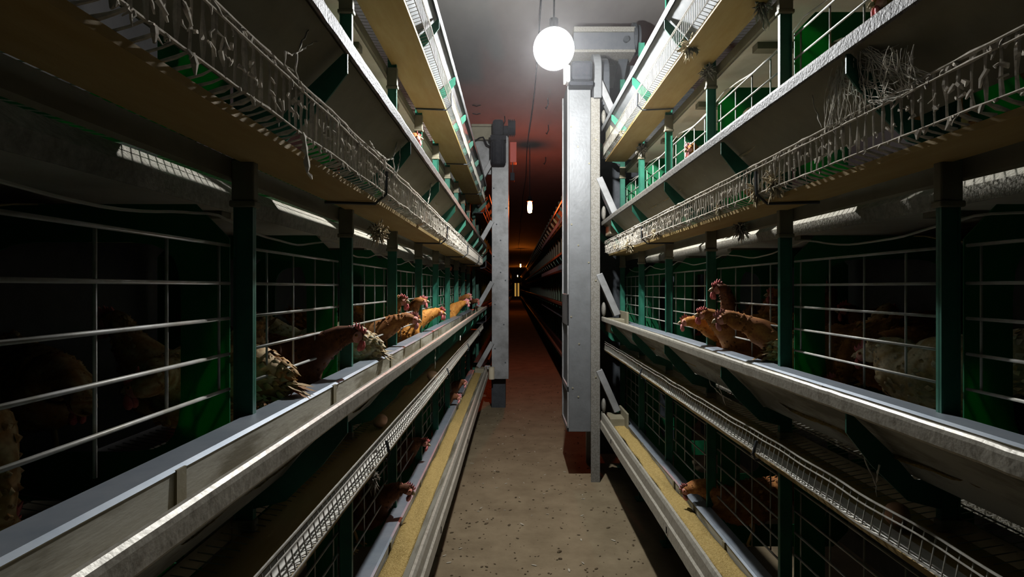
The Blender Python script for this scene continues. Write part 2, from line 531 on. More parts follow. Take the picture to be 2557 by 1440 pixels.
# ------------------------------------------------------------------ egg trays: board, belt, wire guard, hangers
# per tier: guard top, guard bottom, board edge as (x', z below the rim)
TRAY = {1: ((0.132, -0.186), (0.142, -0.236), (0.137, -0.247)), 2: ((0.134, -0.129), (0.133, -0.206), (0.104, -0.2245)), 3: ((0.155, -0.112), (0.156, -0.190), (0.130, -0.208))}
for s in (-1, 1):
    dr = DIR[s]
    for t, rz in enumerate(RIM):
        if t == 0:
            continue
        (gtx, gtz), (gbx, gbz), (bx, bz) = TRAY[t]
        y0, y1 = -0.2, YEND[s] + (0.0 if s < 0 else 0.14)
        root = empty('egg_tray', (XP[s], 0, rz), 'long egg tray with wire guard under the %s trough of the %s row' % (TIER[t], SIDE[s]), 'egg tray', 'egg trays')
        ys = ys_range(y0, y1, 0.2)
        off = wob(9.1 * t + s, 0.003)
        MB().sweep([(dr * bx, bz - 0.0045), (dr * (bx + 0.002), bz + 0.006), (dr * (bx - 0.001), bz + 0.006), (dr * (bx - 0.003), bz), (-dr * 0.02, bz), (-dr * 0.02, bz - 0.0045)], ys, off).build('board', M['board'], root)
        MB().sweep([(dr * (bx - 0.003), bz + 0.001), (dr * (bx - 0.003), bz + 0.004), (dr * (bx - 0.05), bz + 0.004), (dr * (bx - 0.05), bz + 0.001)], ys, off).build('egg_belt', M['belt'], root)
        # guard wires
        gw = MB()
        dusty = (t == 2)
        y = y0
        rnd = random.Random(100 * t + s)
        while y < y1:
            a, b = off(y)
            pts = [(gtx + (gbx - gtx) * u, gtz + (gbz - gtz) * u) for u in (0, 0.33, 0.67, 1)] + [(gbx - 0.015, gbz - 0.006), (bx - 0.004, bz + 0.008)]
            near = y < 3.6
            if dusty and near:
                P, R = [], []
                for i, (px, pz) in enumerate(pts):
                    P.append((dr * px + a + rnd.uniform(-.001, .001), y + rnd.uniform(-.0015, .0015), pz + b))
                    R.append(0.0015 + (0.0030 * rnd.random() ** 2.2))
                gw.tube(P, R, 5)
            else:
                gw.tube([(dr * px + a, y, pz + b) for px, pz in (pts[0], pts[3], pts[5])], 0.0013, 4)
            # floor wires running back under the hens
            gw.tube([(dr * 0.02, y, bz + 0.008 + b), (-dr * 0.45, y, -0.165)], 0.0012, 3)
            y += 0.025
        gw.build('wire_guard', M['guard'] if not dusty else M['dust'], root)
        ys2 = ys_range(y0, y1, 0.03)
        for (px, pz, r) in ((gtx + 0.002, gtz + 0.002, 0.0024), (gtx + 0.005, gtz - 0.011, 0.0018), (gbx + 0.001, gbz, 0.0019), (-0.06, -0.207, 0.0016), (-0.2, -0.193, 0.0016)):
            pts, R = [], []
            for y in ys2:
                a, b = off(y)
                w2 = 0.003 * noise.noise(Vector((y * 6, px * 50, t))) if px > 0 else 0
                pts.append((dr * px + a + w2, y, pz + b + w2))
                R.append(r * (1 + (1.3 * max(0, noise.noise(Vector((y * 25, px * 90, 4 + s)))) if dusty else 0)))
            MB().tube(pts, R, 5).build('guard_rail', M['guard'] if not dusty else M['dust'], root)
        for yh in (1.55, 2.95, 4.25, 5.6):
            if yh < y1:
                hb = MB()
                hb.tube([(dr * (gtx + 0.006), yh, gtz - 0.02), (dr * (gbx + 0.006), yh, gbz - 0.004), (dr * (bx + 0.005), yh, bz - 0.011), (-dr * 0.02, yh - 0.02, bz - 0.010)], 0.004, 6)
                hb.build('hanger', M['dark'], root)
        if dusty:
            fz = MB()
            rnd = random.Random(31 + s)
            for i in range(800):
                y = 0.25 + 4.2 * rnd.random() ** 1.2
                if y > y1: continue
                a, b = off(y)
                zz = rnd.choice((-0.129, -0.135, -0.207, -0.16, -0.18))
                p = Vector((dr * 0.135 + a, y, zz + b))
                L = rnd.uniform(0.003, 0.016) * (1.5 if rnd.random() < 0.06 else 1)
                q = p + Vector((dr * rnd.uniform(-0.004, 0.008), rnd.uniform(-0.012, 0.012), -L))
                mid = (p + q) / 2 + Vector((rnd.uniform(-.003, .003), rnd.uniform(-.003, .003), 0))
                r0 = rnd.uniform(0.0010, 0.0036)
                fz.tube([p, mid, q], [r0, r0 * rnd.uniform(0.6, 1.5), r0 * 0.4], 4)
            o = fz.build('dust_fuzz', M['dust'], root)
            o['kind'] = 'stuff'

# ------------------------------------------------------------------ cage roofs with front beams, ribs, stained belts, sagging cables
for s in (-1, 1):
    dr = DIR[s]
    ylast = Y1 + (len(POSTS[s]) - 3) * BAY
    for t in (1, 2, 3):
        rz = RIM[t]
        root = empty('cage_roof', (XP[s], 0, rz), 'cream sheet roof over the %s tier cages of the %s row' % (TIER[t - 1], SIDE[s]), 'cage roof', 'cage roofs')
        ys = ys_range(-0.24, ylast, 0.12)
        MB().box(-dr * (0.20 if t < 3 else 0.046), -dr * 0.60, -0.24, ylast, -0.278 if t < 3 else -0.268, -0.274 if t < 3 else -0.264).build('sheet', M['roof'], root)
        MB().sweep([(-dr * 0.038, -0.222), (-dr * 0.038, -0.258), (-dr * 0.050, -0.262), (-dr * 0.050, -0.257), (-dr * 0.042, -0.253), (-dr * 0.042, -0.222)], ys, wob(t + 20, 0.0015)).build('front_beam', M['zinc_old'], root)
        if t < 3:
            MB().sweep([(-dr * 0.236, -0.199), (-dr * 0.188, -0.242), (-dr * 0.196, -0.278), (-dr * 0.200, -0.278), (-dr * 0.194, -0.247), (-dr * 0.240, -0.203)], ys, wob(t + 27, 0.0015)).build('inner_beam', M['beam'], root)
        if t == 3:
            MB().box(-dr * 0.420, -dr * 0.424, -0.24, ylast, -0.43, -0.278).build('added_back_sheet', M['manure'], root)  # added sheet that bounces lamp light up onto the roof sheet
        else:
            MB().box(-dr * 0.600, -dr * 0.604, -0.24, ylast, -0.88, -0.278).build('added_back_sheet', M['dark'], root)  # added dark sheet that keeps the cage interiors black
        for k in POSTS[s]:
            y = Y1 + k * BAY + 0.3
            if y < ylast:
                MB().box(-dr * (0.21 if t < 3 else 0.06), -dr * 0.55, y, y + 0.045, -0.292, -0.2785 if t < 3 else -0.2685).build('rib', M['zinc_old'], root)
        bl = MB()
        ysb = ys_range(-0.24, ylast, 0.06)
        def sag(y):
            u = ((y - Y1) / BAY) % 1.0
            return (0, -0.05 * math.sin(math.pi * u) ** 0.8)
        bl.sweep([(-dr * 0.40, -0.300), (-dr * 0.40, -0.297), (-dr * 0.58, -0.297), (-dr * 0.58, -0.300)], ysb, sag)
        tag(bl.build('manure_belt', M['manure'], None, (XP[s], 0, rz)), 'brown stained droppings belt sagging under the roof of the %s tier, %s row' % (TIER[t - 1], SIDE[s]), 'belt', 'droppings belts')
        cb = MB()
        pts = []
        for y in ys_range(-0.2, ylast, 0.04):
            u = ((y - Y1) / BAY) % 1.0
            pts.append((-dr * (0.07 + 0.012 * noise.noise(Vector((y * 3, t, s)))), y, -0.322 - 0.03 * math.sin(math.pi * u) + 0.006 * noise.noise(Vector((y * 7, t, s + 3)))))
        cb.tube(pts, 0.0026, 5)
        tag(cb.build('sagging_cable', M['cable'], None, (XP[s], 0, rz)), 'thin pale cable sagging from post to post above the %s tier fronts, %s row' % (TIER[t - 1], SIDE[s]), 'cable', 'sagging cables')

# ------------------------------------------------------------------ wire cage fronts and green partitions
BARS = (0.282, 0.213, 0.149, 0.084, 0.020)
VERT = (0.026, 0.16, 0.306, 0.455, 0.61)
def front_proto(s):
    root = empty('cage_gate', (0, 0, 0), '-', 'cage gate')
    dr = DIR[s]
    for z in BARS:
        reg(root, MB().tube([(dr * GX, 0.018, z), (dr * GX, 0.636, z)], 0.0033, 6).build('cross_bar', M['wire'], root, smooth=True))
    for i, y in enumerate(VERT):
        v = MB().tube([(dr * GX - dr * 0.005, y, 0.283), (dr * GX - dr * 0.005, y, -0.034 if i == 2 else 0.02)], 0.0025, 6)
        reg(root, v.build('upright_wire', M['wire'], root, smooth=True))
    return root

def part_proto(s):
    dr = DIR[s]
    x0, x1, z0, z1 = 0.045, 0.58, -0.19, 0.36
    hx0, hx1, hz0, hz1, r = 0.135, 0.50, -0.10, 0.29, 0.05
    outer, inner = [], []
    n = 24
    for i in range(n):
        a = 2 * math.pi * (i + 0.5) / n
        c, sn = math.cos(a), math.sin(a)
        cx, cz = (hx0 + hx1) / 2, (hz0 + hz1) / 2
        ix = cx + (hx1 - hx0) / 2 * math.copysign(abs(c) ** 0.35, c)
        iz = cz + (hz1 - hz0) / 2 * math.copysign(abs(sn) ** 0.35, sn)
        k = max(abs(c) , abs(sn))
        ox = (x0 + x1) / 2 + (x1 - x0) / 2 * max(-1, min(1, c / k))
        oz = (z0 + z1) / 2 + (z1 - z0) / 2 * max(-1, min(1, sn / k))
        outer.append((-dr * ox, oz))
        inner.append((-dr * ix, iz))
    m = MB()
    vs = []
    for y in (0.004, 0.007):
        vs += [(x, y, z) for x, z in outer] + [(x, y, z) for x, z in inner]
    fs = []
    for i in range(n):
        j = (i + 1) % n
        fs.append((i, j, n + j, n + i))
        fs.append((2 * n + i, 3 * n + i, 3 * n + j, 2 * n + j))
        fs.append((n + i, n + j, 3 * n + j, 3 * n + i))
        fs.append((i, 2 * n + i, 2 * n + j, j))
    m.add(vs, fs)
    return m.build('cage_partition', M['partition'])

for s in (-1, 1):
    fp = front_proto(s)
    pp = part_proto(s)
    first = True
    for t in (0, 1, 2):
        for i, k in enumerate(POSTS[s]):
            y = Y1 + k * BAY
            lab = 'wire cage gate, %s tier of the %s row, %s bay from the camera end' % (TIER[t], SIDE[s], ORD[i])
            lab2 = 'green holed partition plate, %s tier of the %s row, %s from the camera end' % (TIER[t], SIDE[s], ORD[i])
            loc = (XP[s], y, RIM[t])
            last = i == len(POSTS[s]) - 1
            if first:
                fp.location = loc
                tag(fp, lab, 'cage gate', 'wire cage gates')
                pp.location = loc
                tag(pp, lab2, 'partition', 'cage partitions')
                first = False
                continue
            if not last:
                clone(fp, loc, lab, 'wire cage gates')
            clone(pp, loc, lab2, 'cage partitions')

pn = MB().box(0.596, 1.40, 4.50, 4.504, 0.05, 2.9).build('light_block_panel', M['dark'])  # added to keep the red bulb's light off the right troughs
tag(pn, 'added dark sheet blocking red light, end of right row behind the tall tower', 'light block')

pn = MB().box(-1.10, -0.53, 6.55, 6.554, 0.05, 2.9).build('light_block_panel', M['dark'])  # added to stop red light leaking into the left cages
tag(pn, 'added dark sheet blocking red light, end of left row behind the shorter tower', 'light block')

# ------------------------------------------------------------------ far rows beyond the towers
for s in (-1, 1):
    dr = DIR[s]
    y0 = 6.95 if s < 0 else 5.1
    y1 = 68.0
    ys = [y0, 12, 20, 30, 45, y1]
    for t, rz in enumerate(RIM):
        root = empty('feed_trough', (XP[s], 0, rz), '%s tier feed trough of the far %s row, running on beyond the drive tower' % (TIER[t], SIDE[s]), 'feed trough', 'far feed troughs')
        MB().sheet([(dr * x, z) for x, z in PAN], 0.003, ys).build('pan', M['dark'], root)  # pan colour darkened to stand for the dim light down here
        MB().sweep([(dr * 0.160, 0.005), (dr * 0.180, 0.005), (dr * 0.180, -0.028), (dr * 0.160, -0.028)], ys).build('rim', M['rim_dimmed'], root)  # far rims share the tone darkened for light
        if t:
            root = empty('egg_tray', (XP[s], 0, rz), 'egg tray under the %s trough of the far %s row beyond the drive tower' % (TIER[t], SIDE[s]), 'egg tray', 'far egg trays')
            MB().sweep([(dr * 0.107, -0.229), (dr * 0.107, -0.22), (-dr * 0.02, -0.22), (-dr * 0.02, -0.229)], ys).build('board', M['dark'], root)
            gw = MB()
            y = y0
            while y < 14:
                gw.tube([(dr * 0.134, y, -0.129), (dr * 0.134, y, -0.206), (dr * 0.10, y, -0.219)], 0.0014, 4)
                y += 0.03
            for px, pz in ((0.134, -0.129), (0.134, -0.206)):
                gw.tube([(dr * px, yy, pz) for yy in ys], 0.003, 4)
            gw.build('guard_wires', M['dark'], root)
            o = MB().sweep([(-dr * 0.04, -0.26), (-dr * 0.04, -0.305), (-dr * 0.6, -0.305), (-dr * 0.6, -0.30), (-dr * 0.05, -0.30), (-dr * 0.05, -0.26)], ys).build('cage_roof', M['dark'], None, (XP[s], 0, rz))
            tag(o, 'sheet roof over the %s tier cages of the far %s row beyond the drive tower' % (TIER[t - 1], SIDE[s]), 'cage roof', 'far cage roofs')
    proto = None
    nfar = 0
    y = y0 + 0.15
    while y < (30 if s > 0 else 16):
        if proto is None:
            b = MB()
            b.box(0, -dr * 0.036, 0, 0.012, 0, 2.9)
            for rz in RIM:
                p = [(0.0, -0.04), (0.034, -0.04), (0.034, -0.152), (0.048, -0.150), (0.088, -0.103), (0.166, -0.028), (0.1745, -0.028), (0.1745, -0.064), (0.128, -0.124), (0.060, -0.19), (0.0, -0.205)]
                b.sweep([(dr * x, rz + z) for x, z in p], [0.002, 0.006])
            proto = b.build('cage_post', M['green'], None, (XP[s], y, 0))
            tag(proto, 'dim cage post in the far %s row beyond the drive tower' % SIDE[s], 'post', 'far %s cage posts' % SIDE[s])
        else:
            clone(proto, (XP[s], y, 0))
        y += BAY

# ------------------------------------------------------------------ lamps
def lamp_thing(kind, loc, label, group=None):
    x, y, z = loc
    root = empty('hanging_lamp', loc, label, 'lamp', group)
    if kind == 'white':
        MB().ellipsoid((0, 0, 0), 0.03, 0.03, 0.038, 12, 8).build('bulb', M['bulb'], root)
        MB().ellipsoid((0, 0, 0), 0.103, 0.103, 0.103, 40, 24).build('bloom_ball', M['bloom_ball'], root, smooth=True)  # added shell, its glow stands for the bloom disc round the bulb
        MB().cyl((0, 0, 0.094), (0, 0, 0.15), 0.022, 14).build('socket', M['black'], root)
        MB().tube([(0, 0, 0.15), (0.004, 0.0, 0.4), (0.0, 0, CEIL - z)], 0.0045, 6).build('cord', M['black'], root)
    else:
        m = M['redbulb'] if kind == 'red' else M['orangebulb']
        MB().tube([(0, 0, -0.085), (0, 0, -0.07), (0, 0, -0.01), (0, 0, 0.07), (0, 0, 0.085)], [0.014, 0.032, 0.036, 0.032, 0.02], 12).build('bulb', m, root, smooth=True)
        MB().tube([(0, 0, 0.085), (0, 0, 0.10), (0, 0, 0.16)], [0.045, 0.03, 0.022], 14).build('socket', M['black'], root)
        MB().tube([(0, 0, 0.16), (0, 0, CEIL - z)], 0.006, 5).build('cord', M['black'], root)
    return root
lamp_thing('white', LAMP, 'bright white round lamp hanging on a black cord before the tall tower')
lamp_thing('red', (0.224, 8.5, 2.53), 'red glowing bulb hanging between the two towers, nearest of the red lamps')
lamp_thing('orange', (0.32, 31, 2.53), 'small orange lamp far down the aisle, upper of two tiny lights')
lamp_thing('orange', (0.30, 58, 2.53), 'tiny orange lamp at the far end of the aisle, lower of two lights')

# scatter box added round the white lamp to imitate its flare
hz = bpy.data.materials.new('bloom_volume')
hz.use_nodes = True
nt = hz.node_tree
nt.nodes.remove(nt.nodes['Principled BSDF'])
sca = nt.nodes.new('ShaderNodeVolumeScatter')
sca.inputs['Density'].default_value = 0.006
sca.inputs['Anisotropy'].default_value = 0.65
nt.links.new(sca.outputs[0], nt.nodes['Material Output'].inputs['Volume'])
o = MB().box(-0.28, 0.60, 1.6, 3.86, 1.9, 3.43).build('bloom_volume', hz)
tag(o, 'added scatter volume imitating the flare around the white lamp', 'lamp glow', kind='stuff')

# cables and hooks on the ceiling
cb = MB()
cb.tube([(0.20 + 0.012 * math.sin(y * 1.3), y, CEIL - 0.02 - 0.03 * abs(math.sin(y * 1.1))) for y in ys_range(1.0, 30, 0.3)], 0.006, 5)
tag(cb.build('ceiling_cable', M['black']), 'black cable strung along the ceiling above the aisle lamps', 'cable')
for i, (px, py) in enumerate(((1190, 262), (1190, 283), (1260, 290), (1368, 245), (1369, 312), (1362, 392))):
    D = (CEIL - CAMZ) * F / (718 - py)
    x = (px - 1285) * D / F
    hk = MB()
    if i < 2:
        hk.tube([(-0.05, 0, 0), (0, 0, -0.015), (0.05, 0, 0)], 0.006, 5)
    else:
        hk.tube([(0.0, 0, 0), (0.005, 0, -0.06), (-0.02, 0, -0.12), (-0.03, 0, -0.10)], 0.007, 5)
    tag(hk.build('ceiling_hook', M['black'], None, (x, D, CEIL)),
        ['small dark hook lying flat on the red ceiling, upper of two', 'small dark hook lying flat on the red ceiling, lower of two', 'dark hook above the motor of the left tower',
         'dark ceiling hook just below the white lamp', 'dark ceiling hook between white lamp and red bulb', 'dark ceiling hook above the red bulb'][i], 'hook', 'ceiling hooks')

# ------------------------------------------------------------------ right drive tower
def rt(px, py, D=4.0):
    return Vector(((px - 1285) * D / F, D, CAMZ + (718 - py) * D / F))
root = empty('drive_tower', (0.46, 4.0, 0), 'tall grey sheet metal drive tower beside the right row under the white lamp', 'tower')
O = Vector((0.46, 4.0, 0))
def rbox(x0, x1, y0, y1, z0, z1, name, m, bevel=0.003):
    return MB().box(x0 - O.x, x1 - O.x, y0 - O.y, y1 - O.y, z0, z1).build(name, m, root, bevel=bevel)
rbox(0.376, 0.528, 4.0, 4.46, 0.345, 2.80, 'column', M['tower'], 0.004)
# recessed side channel and rails on the left flank
sd = MB()
sd.box(0.366 - O.x, 0.376 - O.x, 0.0, 0.035, 0.345, 2.80)
sd.box(0.366 - O.x, 0.376 - O.x, 0.43, 0.46, 0.345, 2.80)
sd.box(0.366 - O.x, 0.376 - O.x, 0.0, 0.46, 0.345, 0.375)
sd.box(0.366 - O.x, 0.376 - O.x, 0.0, 0.46, 0.62, 0.66)
sd.box(0.366 - O.x, 0.376 - O.x, 0.0, 0.46, 1.08, 1.30)
sd.build('side_rail', M['tower_old'], root, bevel=0.002)
fl = MB()
fl.box(0.528 - O.x, 0.590 - O.x, -0.012, -0.006, 0.0, 2.66)
fl.box(0.586 - O.x, 0.590 - O.x, -0.006, 0.05, 0.0, 2.66)
fl.box(0.528 - O.x, 0.532 - O.x, -0.006, 0.02, 0.345, 2.66)
fl.build('corner_leg', M['dustflange'], root)
MB().box(0.55 - O.x, 0.59 - O.x, 0.42, 0.46, 0.0, 2.66).build('rear_leg', M['tower_old'], root)
for (px, py) in ((1426, 316), (1443, 366), (1471, 408), (1427, 560), (1444, 612), (1470, 655), (1426, 790), (1446, 858), (1430, 968), (1444, 990), (1487, 940), (1487, 700), (1487, 350)):
    p = rt(px, py) - O
    yy = -0.0125 if px > 1475 else 0.0
    MB().cyl((p.x, yy, p.z), (p.x, yy - 0.004, p.z), 0.006, 8).build('screw', M['zinc_old'], root)
MB().box(0.381 - O.x, 0.527 - O.x, -0.13, 0.0, 2.74, 2.875).build('motor', M['motor'], root, bevel=0.022)
MB().box(0.372 - O.x, 0.534 - O.x, -0.10, 0.0, 2.715, 2.745).build('motor_foot', M['motor'], root, bevel=0.006)
MB().box(0.334 - O.x, 0.352 - O.x, -0.07, -0.03, 2.74, 2.87).build('junction_tag', M['white'], root, bevel=0.004)
MB().box(0.352 - O.x, 0.380 - O.x, -0.09, 0.0, 2.74, 2.86).build('motor_cap', M['tower_old'], root, bevel=0.01)
# belt guard, edge on, and its darker twin behind
def dshape(cy, cz, r, drop, n=18):
    pts = [(cy + r * math.cos(a), cz + r * math.sin(a)) for a in [math.pi * i / n for i in range(n + 1)]]
    return pts + [(cy - r, cz - drop), (cy + r, cz - drop)]
def xplate(poly, x0, x1):
    m = MB()
    n = len(poly)
    vs = [(x0, y, z) for y, z in poly] + [(x1, y, z) for y, z in poly]
    fs = [(i, (i + 1) % n, n + (i + 1) % n, n + i) for i in range(n)]
    fs += [tuple(range(n - 1, -1, -1)), tuple(range(n, 2 * n))]
    m.add(vs, fs)
    return m
xplate(dshape(0.12, 2.84, 0.16, 0.19), 0.545 - O.x, 0.60 - O.x).build('belt_guard', M['tower'], root, bevel=0.006)
xplate(dshape(0.20, 2.82, 0.18, 0.20), 0.615 - O.x, 0.665 - O.x).build('belt_guard', M['dark'], root, bevel=0.006)
# cross housing at the top with its ledge and end pulley
MB().box(0.44 - O.x, 0.90 - O.x, 0.30, 0.62, 3.116, 3.25).build('cross_housing', M['housing'], root, bevel=0.004)
MB().box(0.44 - O.x, 0.90 - O.x, 0.285, 0.62, 3.25, 3.286).build('housing_ledge', M['dustflange'], root, bevel=0.003)
MB().box(0.44 - O.x, 0.90 - O.x, 0.285, 0.62, 3.096, 3.116).build('housing_ledge', M['dustflange'], root, bevel=0.003)
MB().cyl((0.89 - O.x, 0.40, 3.23), (0.915 - O.x, 0.40, 3.23), 0.125, 28).build('end_pulley', M['dark'], root)
MB().cyl((0.93 - O.x, 0.40, 3.23), (0.945 - O.x, 0.40, 3.23), 0.11, 28).build('end_pulley', M['dark'], root)
MB().box(0.42 - O.x, 0.95 - O.x, 0.55, 0.56, 2.40, 3.096).build('back_plate', M['tower'], root)
st = MB()
st.sweep([(0.80 - O.x, 3.10), (0.87 - O.x, 3.10), (0.74 - O.x, 2.45), (0.68 - O.x, 2.45)], [0.42, 0.45])
st.build('drive_belt', M['dark'], root)
MB().cyl((0.83 - O.x, 0.30, 3.19), (0.83 - O.x, 0.275, 3.19), 0.022, 12).build('bolt', M['dark'], root)
# feed chutes to each trough
for t in range(4):
    z = RIM[t]
    ch = MB()
    a = Vector((0.585, 0.03, z + 0.30)) - Vector((O.x, 0, 0))
    b2 = Vector((0.712, 0.03, z + 0.015)) - Vector((O.x, 0, 0))
    nrm = Vector((0.021, 0, 0.008))
    ch.sweep([(a.x - nrm.x, a.z - nrm.z), (a.x + nrm.x, a.z + nrm.z), (b2.x + nrm.x, b2.z + nrm.z), (b2.x - nrm.x, b2.z - nrm.z)], [-0.02, 0.07])
    c = ch.build('feed_chute', M['tower_old'], root, bevel=0.003)
    e = MB()
    e.box(0.640 - O.x, 0.745 - O.x, -0.14, 0.06, z - 0.10, z - 0.005)
    e.box(0.735 - O.x, 0.75 - O.x, -0.22, 0.06, z - 0.11, z + 0.045)
    e.build('chute_box', M['zinc_old'], root, bevel=0.004)
    MB().ellipsoid((0.618 - O.x, 0.0, z + 0.055), 0.016, 0.03, 0.050, 14, 10).build('chute_knob', M['dustflange'], root, smooth=True)

# ------------------------------------------------------------------ left drive tower
D2 = 6.35
def lt(px, py):
    return Vector(((px - 1285) * D2 / F, D2, CAMZ + (718 - py) * D2 / F))
O = Vector((-0.16, D2, 0))
root = empty('drive_tower', O, 'shorter worn grey drive tower standing at the end of the left row', 'tower')
def lbox(px0, px1, py0, py1, dy0, dy1, name, m, bevel=0.004):
    a, b = lt(px0, py1), lt(px1, py0)
    return MB().box(a.x - O.x, b.x - O.x, dy0, dy1, a.z, b.z).build(name, m, root, bevel=bevel)
lbox(1228, 1270, 335, 946, 0.0, 0.42, 'column', M['tower_old'])
lbox(1226, 1262, 946, 1024, 0.12, 0.40, 'base_stand', M['dark'])
lbox(1176, 1252, 313, 345, 0.05, 0.40, 'cross_housing', M['zinc_old'])
lbox(1176, 1252, 307, 313, 0.03, 0.40, 'housing_ledge', M['zinc_old'])
lbox(1182, 1229, 345, 430, 0.12, 0.16, 'back_plate', M['tower_old'])
lbox(1226, 1264, 346, 358, -0.16, 0.0, 'motor_flange', M['motor'])
a = lt(1245, 418); b = lt(1245, 356)
mo = MB().tube([(a.x - O.x, -0.085, a.z), (a.x - O.x, -0.085, a.z + 0.012), (a.x - O.x, -0.085, b.z)], [0.066, 0.078, 0.078], 22)
fn = mo
for i in range(14):
    an = 2 * math.pi * i / 14
    p, q = 0.078, 0.084
    cx, cy = a.x - O.x, -0.085
    fn.tube([(cx + p * math.cos(an), cy + p * math.sin(an), a.z + 0.03), (cx + p * math.cos(an), cy + p * math.sin(an), b.z - 0.03)], 0.006, 4)
mo.build('motor', M['motor'], root)
a = lt(1231, 346); b = lt(1258, 306)
MB().box(a.x - O.x, b.x - O.x, -0.15, 0.0, a.z, b.z).build('gearbox', M['motor'], root, bevel=0.03)
a = lt(1258, 330)
MB().cyl((a.x - O.x, -0.07, a.z), (a.x - O.x + 0.05, -0.07, a.z), 0.05, 18).build('shaft_cover', M['motor'], root)
pu = MB()
p = lt(1269, 324)
for i in range(4):
    x = p.x - O.x + 0.02 * i
    pu.cyl((x, -0.07, p.z), (x + 0.011, -0.07, p.z), 0.092, 24)
    pu.cyl((x + 0.011, -0.07, p.z), (x + 0.02, -0.07, p.z), 0.078, 24)
pu.build('grooved_pulley', M['motor'], root)
lbox(1273, 1290, 345, 397, 0.16, 0.30, 'red_lit_cover', M['redlit'])  # red light on this channel is put into its colour
lbox(1274, 1285, 426, 446, 0.10, 0.20, 'switch_box', M['motor'])
lbox(1279, 1281, 397, 426, 0.14, 0.16, 'conduit', M['dark'])
wv = MB()
pts = [lt(*q) - O for q in ((1187, 350), (1197, 343), (1206, 341), (1211, 350), (1215, 360), (1226, 366))]
wv.tube([(q.x, 0.02, q.z) for q in pts], 0.008, 6)
wv.build('motor_cable', M['black'], root)
MB().tube([lt(1228, 944) - O + Vector((0, -0.06, 0)), lt(1228, 916) - O + Vector((0, -0.06, 0)), lt(1228, 914) - O + Vector((0, -0.06, 0))], [0.032, 0.032, 0.035], 16).build('grease_cup', M['cream'], root)
for (px, py) in ((1233, 470), (1264, 520), (1240, 560), (1233, 640), (1262, 700), (1236, 760), (1258, 810), (1236, 870), (1262, 905), (1250, 600), (1250, 680)):
    q = lt(px, py) - O
    MB().cyl((q.x, 0, q.z), (q.x, -0.004, q.z), 0.008, 8).build('screw', M['dark'], root)
for t in range(4):
    z = RIM[t]
    a = Vector((-0.245, 0.0, z + 0.27)); b2 = Vector((-0.40, 0.0, z + 0.0))
    n1 = 0.022
    MB().sweep([(a.x - n1 - O.x, a.z + 0.012), (a.x + n1 - O.x, a.z - 0.012), (b2.x + n1 - O.x, b2.z - 0.012), (b2.x - n1 - O.x, b2.z + 0.012)], [-0.03, 0.05]).build('feed_chute', M['tower_old'], root, bevel=0.003)
    MB().box(-0.43 - O.x, -0.33 - O.x, -0.12, 0.05, z - 0.10, z - 0.005).build('chute_box', M['zinc_old'], root, bevel=0.004)
MB().box(-0.34 - O.x, -0.249 - O.x, 0.20, 0.24, 0.42, 0.46).build('stay', M['tower_old'], root)

# ------------------------------------------------------------------ hens
TINT = {
    'brown': [(0.34, 0.135, 0.035), (0.44, 0.19, 0.05), (0.27, 0.10, 0.028)],
    'orange': [(0.52, 0.21, 0.035), (0.60, 0.27, 0.055), (0.42, 0.16, 0.025)],
    'dark': [(0.14, 0.05, 0.018), (0.19, 0.07, 0.023), (0.10, 0.036, 0.014)],
    'tan': [(0.54, 0.33, 0.13), (0.42, 0.21, 0.065), (0.66, 0.48, 0.25)],
    'pale': [(0.70, 0.56, 0.34), (0.56, 0.39, 0.18), (0.76, 0.66, 0.46)],
}
def lerp(a, b, u):
    return a + (b - a) * u
def crom(p, u):
    n = len(p) - 1
    i = min(int(u * n), n - 1)
    t = u * n - i
    p0, p1, p2, p3 = p[max(i - 1, 0)], p[i], p[i + 1], p[min(i + 2, n)]
    return 0.5 * ((2 * p1) + (p2 - p0) * t + (2 * p0 - 5 * p1 + 4 * p2 - p3) * t * t + (3 * p1 - p0 - 3 * p2 + p3) * t ** 3)

